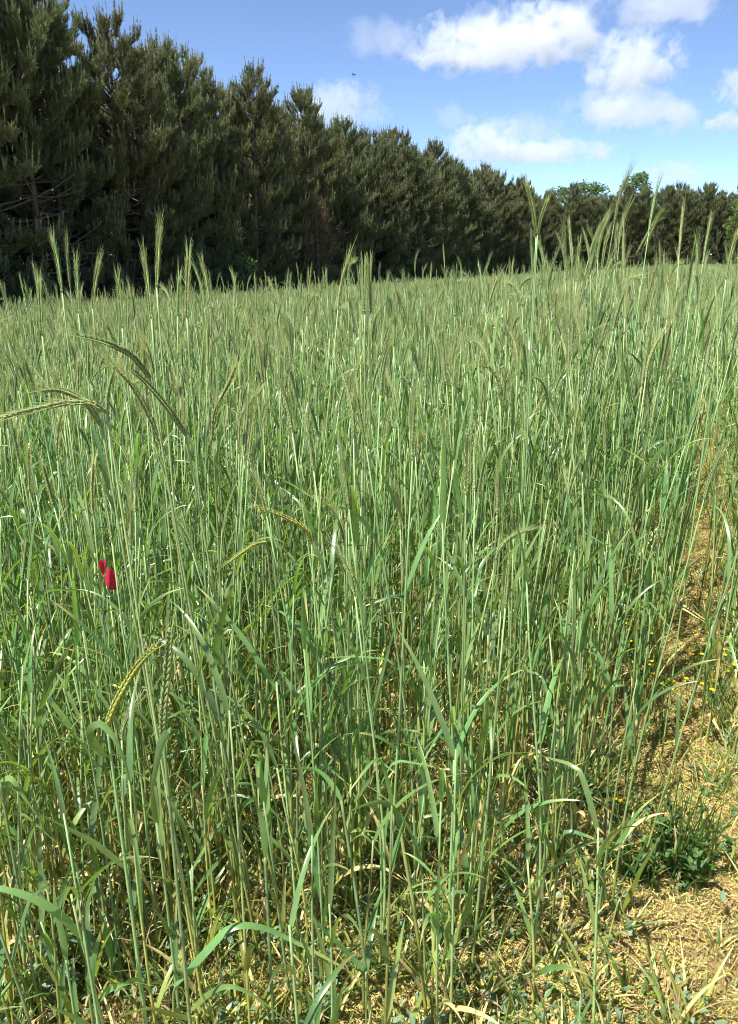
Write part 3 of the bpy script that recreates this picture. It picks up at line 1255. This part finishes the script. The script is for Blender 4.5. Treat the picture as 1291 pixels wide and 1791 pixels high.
# arching ears on the left
A = PP((1.42, 1.36), (325, 760), (300, 722), (268, 682), (236, 650))
special('rye plant leaning left whose straight green ear slants under an arching ear', 'rye plant', upto(A[0], .16), ears=[(A, .0145, 'rye_ear_dark', .02)])
A = PP((1.40, 1.30), (262, 660), (236, 628), (211, 611), (184, 599), (140, 586))
special('rye plant with a dark ear arching left above the slanting one', 'rye plant', upto(A[0], .14, .02), ears=[(A, .0145, 'rye_ear_dark', .026)])
A = PP((1.30, 1.26), (178, 745), (160, 717), (147, 703), (126, 690), (99, 682), (72, 684))
special('rye plant with a grey green ear curling left like a hook over a flat one', 'rye plant', upto(A[0], .10), ears=[(A, .0145, 'rye_ear_dark', .022)])
A = PP((1.22, 1.14), (187, 722), (165, 708), (130, 705), (102, 708), (68, 715), (37, 722), (6, 730))
special('rye plant with a pale yellowish ear lying flat beneath the hooked ear', 'rye plant', upto(A[0], .08), ears=[(A, .0125, 'rye_ear', .03)])
A = PP((1.55, 1.5), (373, 770), (375, 730), (385, 703), (400, 672), (414, 638))
special('rye plant with a yellow green ear leaning right, standing alone', 'rye plant', upto(A[0], -.02), ears=[(A, .0125, 'rye_ear_dark', .035)])
A = PP((1.45, 1.4), (284, 782), (259, 723), (232, 676), (197, 638))
special('rye plant with a pale silvery ear slanting left beside the arching ears', 'rye plant', upto(A[0], .1), ears=[(A, .0125, 'rye_ear', .045)])
A = PP((1.55, 1.45), (545, 950), (536, 928), (511, 911), (486, 899), (446, 885))
special('rye plant with a thin straw coloured ear bent over to the left', 'rye plant', upto(A[0], .03), ears=[(A, .010, 'rye_ear_yellow', .02)])
A = PP((1.5, 1.4), (466, 948), (446, 953), (423, 967), (398, 985))
special('rye plant with a straw coloured ear drooping below the horizontal', 'rye plant', upto(A[0], .06), ears=[(A, .010, 'rye_ear_yellow', .02)])
# the two bright ears low on the left
A = PP((1.12, 1.06), (187, 1268), (200, 1236), (217, 1203), (235, 1173), (254, 1149), (274, 1131))
LF = PP((1.12, 1.0), (186, 1325), (163, 1299), (157, 1277), (174, 1265), (194, 1281), (209, 1307), (224, 1350), (235, 1410))
special('rye plant with a bright yellow ear leaning right above a looped leaf', 'rye plant', upto(A[0], .01), (.0035, .0022),
        ears=[(A, .0165, 'rye_ear_yellow', .022)], leaves=[(LF, .015, 'rye_leaf', .6, XS)])
A = PP((1.08, 1.06), (285, 1284), (286, 1247), (291, 1191), (295, 1140), (297, 1098))
LF = PP((1.08, 1.0), (284, 1290), (296, 1281), (284, 1296), (276, 1331), (268, 1375), (258, 1420))
special('rye plant with a thick olive ear standing upright beside the bright yellow ear', 'rye plant', upto(A[0], .0), (.0038, .0024),
        ears=[(A, .020, 'rye_ear_dark', .03)], leaves=[(LF, .017, 'rye_leaf', .5, XS)])
# tall ones against the trees
for px, d_ in ((636, 0), (646, .02)):
    A = PP(1.85 + d_, (px + 2, 548), (px + 1, 505), (px, 464))
    special('tall rye plant of a close blue green pair rising above the field line', 'rye plant', upto(A[0], .0), ears=[(A, .0125, 'rye_ear_dark', .03)],
            group='close pair of tall rye ears')
A = PP((2.05, 2.02), (938, 412), (932, 370), (921, 322))
A2 = PP((2.08, 2.06), (940, 410), (946, 382), (955, 354))
special('tallest rye plant, its ear reaching up against the far pines', 'rye plant', upto(A[0], .02), ears=[(A, .011, 'rye_ear_dark', .03)])
special('rye plant with a short ear leaning right off the tallest one', 'rye plant', upto(A2[0], .03), ears=[(A2, .009, 'rye_ear_dark', .02)])
for pix in [((1102, 500), (1115, 440), (1135, 405), (1152, 371)), ((1108, 520), (1128, 430), (1146, 390), (1158, 370)), ((1120, 500), (1132, 430), (1145, 395), (1156, 383))]:
    A = PP((3.0, 2.9), *pix)
    special('thin tall rye plant of the trio bending right against the far pines', 'rye plant', upto(A[0], -.08), ears=[(A[1:], .009, 'rye_ear', .02)],
            group='trio of tall thin rye plants')
for px, top, lean, Y in [(278, 388, 4, 1.75), (255, 440, -10, 1.7), (329, 438, 2, 1.7), (208, 478, -6, 2.1), (97, 412, -12, 2.0), (134, 452, -3, 2.1),
                         (170, 448, 8, 2.2), (70, 482, -4, 1.9), (357, 452, -10, 2.3), (395, 520, -2, 2.2), (1284, 398, 14, 2.2), (1012, 418, 4, 2.7),
                         (1078, 392, 2, 2.9), (1060, 400, 8, 2.8), (796, 470, 0, 2.4), (540, 472, 3, 2.5)]:
    A = PP(Y, (px - lean, top + 115 * 1.75 / Y), (px - lean * .4, top + 60 * 1.75 / Y), (px + lean * .3, top + 12))
    special('tall rye plant whose upright ear rises clear above the field line', 'rye plant', upto(A[0], .0), ears=[(A, .0082, 'rye_ear', .035)],
            group='tall rye ears above the field line')
# leafy plants at the front
LF = PP((1.12, 1.18), (307, 1723), (362, 1662), (403, 1622), (453, 1620), (503, 1640), (594, 1688), (650, 1730))
special('rye shoot with a long strap leaf arching over to the right', 'rye plant', upto(LF[0], -.02), (.0032, .0026), leaves=[(LF, .016, 'rye_leaf', .5, (.2, -.6, .8))])
S_ = PP((1.22, 1.3), (765, 1850), (748, 1789), (726, 1603), (711, 1517), (700, 1451))
L1 = PP((1.3, 1.24), (700, 1450), (692, 1421), (670, 1404), (640, 1408), (600, 1425))
special('stout blue green rye stem with one leaf curling left from its top', 'rye plant', [base_of(S_[0])] + S_[1:], (.0042, .0036), leaves=[(L1, .014, 'rye_leaf', .4, (0, -.7, .7))])
S_ = PP((1.2, 1.3), (655, 1830), (640, 1700), (622, 1560), (597, 1400))
L1 = PP((1.3, 1.34), (597, 1400), (580, 1372), (555, 1348), (525, 1345), (485, 1345))
special('slanting rye stem whose leaf blade bends flat to the left', 'rye plant', [base_of(S_[0])] + S_[1:], (.0036, .003), leaves=[(L1, .012, 'rye_leaf', .8, XS)])
L1 = PP((1.2, 1.2), (464, 1500), (460, 1450), (452, 1415), (441, 1384))
L2 = PP((1.2, 1.26), (466, 1560), (480, 1610), (472, 1570), (490, 1540), (530, 1520))
special('rye stem topped by one broad upright blade', 'rye plant', upto(L1[0]), (.0036, .0032), leaves=[(L1, .014, 'rye_leaf', .2, XS)])
L1 = PP((1.25, 1.3), (781, 1683), (811, 1603), (832, 1527), (848, 1470), (874, 1424))
special('rye shoot with one very long straight leaf slanting right', 'rye plant', upto(L1[0]), (.003, .003), leaves=[(L1, .013, 'rye_leaf', .9, XS)])
L1 = PP((1.45, 1.5), (975, 1512), (998, 1487), (1043, 1471), (1096, 1476))
L2 = PP((1.45, 1.4), (978, 1512), (960, 1480), (945, 1440), (930, 1420))
special('rye shoot with a pale leaf arching right over the bare strip', 'rye plant', upto(L1[0]), (.003, .0025), leaves=[(L1, .013, 'rye_leaf', .6, (.2, -.5, .8)), (L2, .011, 'rye_leaf', .6, XS)])
L1 = PP((1.45, 1.42), (1088, 1592), (1108, 1551), (1119, 1524), (1140, 1488), (1161, 1452))
special('lone rye shoot with a pale pointed leaf in front of the dark weed clump', 'rye plant', upto(L1[0], -.03), (.0022, .002), leaves=[(L1, .0125, 'rye_leaf', .5, XS)])
L1 = PP((1.5, 1.5), (1061, 1495), (1090, 1463), (1104, 1436), (1126, 1409), (1158, 1385))
L2 = PP((1.5, 1.46), (1061, 1575), (1050, 1530), (1045, 1500), (1036, 1478))
special('rye stem beside the dark weed clump with two pointed leaves', 'rye plant', upto(L1[0] + Vector((0, 0, .05))), (.0026, .002), leaves=[(L1, .0115, 'rye_leaf', .4, XS), (L2, .011, 'rye_leaf', .3, XS)])
for pts, wd, y0, y1, lab in [
        (((116, 1680), (106, 1627), (96, 1582), (94, 1537)), .014, 1.15, 1.15, 'rye shoot with a wide blue green blade pointing straight up'),
        (((156, 1740), (160, 1690), (170, 1650), (187, 1600)), .016, 1.1, 1.1, 'rye shoot with a wide dark blade tilted right near the vetch'),
        (((221, 1520), (166, 1476), (121, 1451), (65, 1421)), .013, 1.25, 1.2, 'rye shoot with a long leaf reaching far out to the left'),
        (((0, 1365), (20, 1362), (40, 1390), (75, 1440)), .012, 1.25, 1.2, 'rye shoot with a leaf folding down beside the far reaching one'),
        (((345, 1785), (300, 1775), (255, 1765), (180, 1790)), .010, 1.12, 1.05, 'rye shoot with a yellow green leaf lying almost flat'),
        (((330, 1770), (370, 1735), (405, 1725), (450, 1745), (520, 1800)), .012, 1.12, 1.1, 'rye shoot with a bright leaf arching low near the strap leaf'),
        (((640, 1700), (600, 1660), (540, 1600), (500, 1560)), .012, 1.2, 1.25, 'rye shoot with a straight blade crossing behind the strap leaf'),
        (((1095, 1740), (1080, 1700), (1050, 1640), (1025, 1600)), .010, 1.35, 1.35, 'small rye shoot with a leaf pointing left on the bare ground'),
        (((1215, 1800), (1222, 1760), (1232, 1725), (1234, 1690)), .010, 1.3, 1.3, 'small rye shoot with a leaf pointing up on the bare ground'),
        (((1190, 1750), (1170, 1700), (1162, 1670), (1155, 1650)), .010, 1.35, 1.35, 'small rye shoot with a narrow leaf tilting left on the bare ground')]:
    L1 = PP((y0, y1), *pts)
    special(lab, 'rye plant', upto(L1[0]), (.003, .0024), leaves=[(L1, wd, 'rye_leaf', .5, XS)])

# ------------------------------------------------------------------ red marker flag
fl = P(198, 1020, 1.85)
e = bpy.data.objects.new('marker_flag', None)
COL.objects.link(e)
e.location = base_of(fl, -.035)
tag(e, 'small red marker flag on a wire stake among the rye stems', 'flag')
z1 = fl.z + .062 - e.location.z
mb = MB()
tube(mb, np.array([[0, 0, 0], [.004, 0, z1 * .5], [0, 0, z1]]), [.0014] * 3, 6)
obj('wire_stake', mb.mesh('wire_stake', ['wire']), e)
mb = MB()
nx, nz = 10, 6
gv = []
for j in range(nz):
    for i in range(nx):
        u_, v_ = i / (nx - 1), j / (nz - 1)
        gv.append((.002 + .046 * u_, .016 * math.sin(u_ * 6 + v_ * 1.5) - .012 * u_, z1 - .002 - .064 * v_ - .016 * u_ * u_))
mb.add(gv, [(j * nx + i, j * nx + i + 1, (j + 1) * nx + i + 1, (j + 1) * nx + i) for j in range(nz - 1) for i in range(nx - 1)])
obj('flag', mb.mesh('flag', ['flag_vinyl']), e)


for k_, (px_, Y_) in enumerate([(191, 1.62), (205, 1.55), (199, 1.7)]):
    q_ = P(px_, 1020, Y_)
    place_form(BOOT_I[k_ + 2], (q_.x, q_.y, tz(q_.x, q_.y) - .005), (.0, .0, 1.3 + 2 * k_), (1, 1, 1.05))


# ------------------------------------------------------------------ weeds
def flower_weed(x, y, h, seed, label, group):
    r = random.Random(seed)
    e = bpy.data.objects.new('yellow_flower_weed', None)
    COL.objects.link(e)
    e.location = (x, y, tz(x, y) - .004)
    tag(e, label, 'weed', group)
    st, lv = MB(), []
    n = r.randint(2, 4)
    for i in range(n):
        az, ln = r.uniform(0, 6.28), r.uniform(.05, .25)
        tip = np.array([math.cos(az) * ln * h, math.sin(az) * ln * h, h * r.uniform(.75, 1.0)])
        pth = spline([(0, 0, 0), tip * [.3, .3, .55], tip], 7)
        tube(st, pth, np.linspace(.0016, .0009, 7), 4)
        for q in range(4):
            k = r.randint(1, 5)
            lm = MB()
            blade(lm, leaf_path(pth[k], r.uniform(0, 6.28), r.uniform(.03, .06), .5, 1.4, n=5), .008)
            lv.append(lm)
        fm = MB()
        for q in range(7):
            a2 = q * 6.283 / 7
            d = np.array([math.cos(a2), math.sin(a2), .25])
            c = tip + np.array([0, 0, .002])
            s = np.array([-math.sin(a2), math.cos(a2), 0]) * .0032
            fm.add([c, c + d * .006 + s, c + d * .0105, c + d * .006 - s], [(0, 1, 2, 3)])
        fo = obj('flower', fm.mesh('flower', ['yellow_petal']), e)
    obj('stem', st.mesh('weed_stem', ['weed_stem']), e)
    for lm in lv:
        obj('leaf', lm.mesh('weed_leaf', ['weed_leaf']), e)


rw = random.Random(21)
for i, (px, py, Y) in enumerate([(1134, 1085, 2.6), (1154, 1138, 2.5), (1228, 1128, 2.6), (1250, 1140, 2.6), (1268, 1142, 2.5), (1213, 1173, 2.4), (1152, 1168, 2.4),
                                 (1128, 1102, 2.7), (1254, 1098, 2.8), (1256, 1192, 2.3), (1110, 1040, 2.9), (1280, 1160, 2.4), (1170, 1190, 2.3), (1095, 1095, 2.7), (1080, 1405, 1.9)]):
    q = P(px, py, Y)
    flower_weed(q.x, q.y, max(.12, q.z - tz(q.x, q.y)), 300 + i, 'thin stemmed weed with small yellow flowers beside the bare strip', 'yellow flowered weeds of the bare strip')


def clump(name, x, y, rad, h, nst, seed, label, leafmat, leafsize, cat='weed', flowers=None, spiky=0):
    r = random.Random(seed)
    e = bpy.data.objects.new(name, None)
    COL.objects.link(e)
    e.location = (x, y, tz(x, y) - .004)
    tag(e, label, cat)
    st = MB()
    leaves = []
    for i in range(nst):
        az, ln = r.uniform(0, 6.28), rad * r.uniform(.1, 1) ** .6
        hh = h * r.uniform(.5, 1.0)
        tip = np.array([math.cos(az) * ln, math.sin(az) * ln, hh])
        b0 = tip * [.25, .25, 0]
        pth = spline([b0, b0 * .5 + tip * [.5, .5, .6], tip], 8)
        tube(st, pth, np.linspace(.0018, .0008, 8), 4)
        for q in range(r.randint(6, 9)):
            k = r.randint(1, 7)
            lm = MB()
            L = leafsize * r.uniform(.6, 1.3)
            t = np.linspace(0, 1, 6)
            blade(lm, leaf_path(pth[k], r.uniform(0, 6.28), L, r.uniform(.5, 1.1), r.uniform(1.1, 1.9), n=6), L * .42, fold=.2,
                  wprof=np.sin(math.pi * np.clip(t * .94 + .06, 0, 1)) ** .8)
            leaves.append(lm)
        if flowers and r.random() < .4:
            fm = MB()
            for q in range(5):
                a2 = r.uniform(0, 6.28)
                blade(fm, leaf_path(tip + [0, 0, .002 * q], a2, .011, .7, 1.3, n=4), .006)
            obj('flower', fm.mesh('flower', [flowers]), e)
    for i in range(spiky):
        az = r.uniform(0, 6.28)
        lm = MB()
        blade(lm, leaf_path((r.gauss(0, rad * .3), r.gauss(0, rad * .3), 0), az, h * r.uniform(1.3, 2.4), r.uniform(.05, .35), r.uniform(.2, .8), n=8), .005, twist=1)
        leaves.append(lm)
    obj('stem', st.mesh('weed_stem', ['weed_stem']), e)
    # the biggest leaves are parts of their own, the rest one mass
    for lm in leaves[:60]:
        obj('leaf', lm.mesh('weed_leaf', [leafmat]), e)
    if len(leaves) > 60:
        J = MB()
        for lm in leaves[60:]:
            J.join(lm, 0)
        tag(obj('foliage', J.mesh('weed_foliage', [leafmat]), e), kind='stuff')


def on_ground(px, py):
    d = ray(px, py)
    t = -CAM_H / d.z
    x, y = d.x * t, d.y * t
    for _ in range(3):
        t = (tz(x, y) - CAM_H) / d.z
        x, y = d.x * t, d.y * t
    return x, y


x, y = on_ground(1185, 1530)
clump('weed_clump', x, y, .13, .20, 46, 41, 'dense dark green weed clump at the edge of the bare strip', 'weed_leaf', .028, spiky=34)
x, y = on_ground(1110, 1545)
clump('weed_clump', x, y, .07, .12, 22, 42, 'smaller dark weed clump leaning against the dense one', 'weed_leaf', .026, spiky=8)
x, y = on_ground(105, 1770)
clump('vetch_plant', x, y + .02, .10, .26, 12, 43, 'grey green vetch with a few mauve flowers among the front stems', 'vetch_leaf', .03, 'weed', 'mauve_petal')
for i, (px, py) in enumerate([(1255, 1660), (1095, 1650), (960, 1700), (1160, 1760), (900, 1740), (1010, 1600)]):
    x, y = on_ground(px, py)
    r = random.Random(70 + i)
    e = bpy.data.objects.new('grass_tuft', None)
    COL.objects.link(e)
    e.location = (x, y, tz(x, y) - .004)
    tag(e, 'small yellow green grass tuft on the dry bare ground', 'grass', 'grass tufts on the bare ground')
    for q in range(14):
        lm = MB()
        blade(lm, leaf_path((r.gauss(0, .008), r.gauss(0, .008), 0), r.uniform(0, 6.28), r.uniform(.07, .17), r.uniform(.1, .9), r.uniform(.8, 1.9), n=7), .0055, twist=r.gauss(0, .6))
        obj('leaf', lm.mesh('grass_leaf', ['dry_leaf' if r.random() < .35 else 'rye_leaf']), e)


# ------------------------------------------------------------------ dry litter on the ground
leafy('dry_moss', (.50, .43, .115), (.45, .40, .08), rough=.7, spec=.15, tw=.2, var=.5)
leafy('old_straw', (.36, .25, .13), (.3, .2, .08), rough=.7, spec=.2, tw=.1, var=.5)


def make_litter(seed, green):
    r = random.Random(seed)
    J = MB()
    for i in range(90):
        x, y = r.gauss(0, .032), r.gauss(0, .032)
        L = r.uniform(.006, .022)
        p = leaf_path((x, y, r.uniform(.0, .018)), r.uniform(0, 6.28), L, r.uniform(.3, 1.6), r.uniform(.9, 2.4), n=4)
        p[:, 2] = np.maximum(p[:, 2], .001)
        q = r.random()
        blade(J, p, r.uniform(.0015, .0042), twist=r.gauss(0, 1.2), mat=1 if q < green else (2 if q < .52 else (3 if q < .66 else 0)))
    for i in range(2):
        a, L = r.uniform(0, 6.28), r.uniform(.04, .15)
        d = np.array([math.cos(a), math.sin(a), r.uniform(-.05, .15)])
        c = np.array([r.gauss(0, .02), r.gauss(0, .02), .012])
        b = c + np.array([r.gauss(0, .008), r.gauss(0, .008), r.uniform(0, .012)])
        tube(J, np.array([c - d * L / 2, b, c + d * L / 2 + [0, 0, .004]]), [.0011, .0011, .0008], 4, r.choice([0, 3]))
    return J.mesh('litter', ['dry_leaf', 'rye_leaf', 'dry_moss', 'old_straw'])


LIT = [make_litter(80 + i, .05 if i < 5 else .25) for i in range(8)]
nl = 19000
lx = rng.uniform(-1, 1, nl * 3)
ly = 0.9 + 7.0 * rng.random(nl * 3) ** 1.5
lx = lx * (.52 * ly + .3)
ss = across(lx, ly)
k = rng.random(nl * 3) < np.clip(1.15 - np.abs(ss + .15) * .45, .28, 1)
pt = np.sin(lx * 7.1 + 2 * np.sin(ly * 3.3)) + np.sin(ly * 8.7 + 1.5 * np.sin(lx * 4.1 + 1))
k &= rng.random(nl * 3) < np.clip(.75 + .5 * pt, .12, 1)
lx, ly = lx[k][:nl], ly[k][:nl]
n = len(lx)
o = scatter('dry_litter', np.stack([lx, ly, terrain(lx, ly)], 1), np.stack([rng.normal(0, .15, n), rng.normal(0, .15, n), rng.uniform(0, 6.28, n)], 1),
            rng.uniform(.7, 1.25, n), rng.integers(0, len(LIT), n), LIT)
tag(o, 'dry straw yellow plant litter covering the ground between the rye', 'litter', kind='stuff')


# ------------------------------------------------------------------ low green growth under the rye
def make_cover(seed):
    r = random.Random(seed)
    J = MB()
    for i in range(12):
        b0 = (r.gauss(0, .02), r.gauss(0, .02), 0)
        blade(J, leaf_path(b0, r.uniform(0, 6.28), r.uniform(.06, .20), r.uniform(.05, .7), r.uniform(.5, 1.9), n=7), r.uniform(.004, .009), twist=r.gauss(0, .8), mat=r.choice([0, 0, 1]))
    for i in range(12):
        b0 = np.array([r.gauss(0, .03), r.gauss(0, .03), r.uniform(.01, .07)])
        L = r.uniform(.012, .028)
        blade(J, leaf_path(b0, r.uniform(0, 6.28), L, r.uniform(.6, 1.2), r.uniform(1.2, 1.9), n=4), L * .5, mat=2)
    return J.mesh('ground_cover', ['rye_leaf', 'dry_leaf', 'vetch_leaf'])


COV = [make_cover(90 + i) for i in range(6)]
nl = 4200
lx = rng.uniform(-1, 1, nl)
ly = 0.9 + 6.0 * rng.random(nl) ** 1.3
lx = lx * (.52 * ly + .3)
k = rng.random(nl) < np.clip(density_at(lx, ly) * .9, .06, 1)
lx, ly = lx[k], ly[k]
n = len(lx)
o = scatter('ground_cover', np.stack([lx, ly, terrain(lx, ly) - .003], 1), np.stack([np.zeros(n), np.zeros(n), rng.uniform(0, 6.28, n)], 1),
            rng.uniform(.7, 1.3, n), rng.integers(0, len(COV), n), COV)
tag(o, 'low green and yellowing growth between the rye stems', 'ground cover', kind='stuff')

# ------------------------------------------------------------------ a bird far off
b = P(619, 131, 90)
mb = MB()
tube(mb, np.array([[0, -.22, 0], [0, -.1, .02], [0, .1, .02], [0, .2, .0]]), [.02, .06, .06, .02], 6)
for s in (-1, 1):
    mb.add([[0, .08, .03], [s * .28, .12, .14], [s * .5, .0, .06], [s * .26, -.02, .1], [0, -.08, .03]], [(0, 1, 3, 4), (1, 2, 3)])
o = obj('bird', mb.mesh('bird', ['bird_plumage']), None, b, (0, 0, .9))
tag(o, 'tiny dark bird flying high in the blue sky', 'bird')
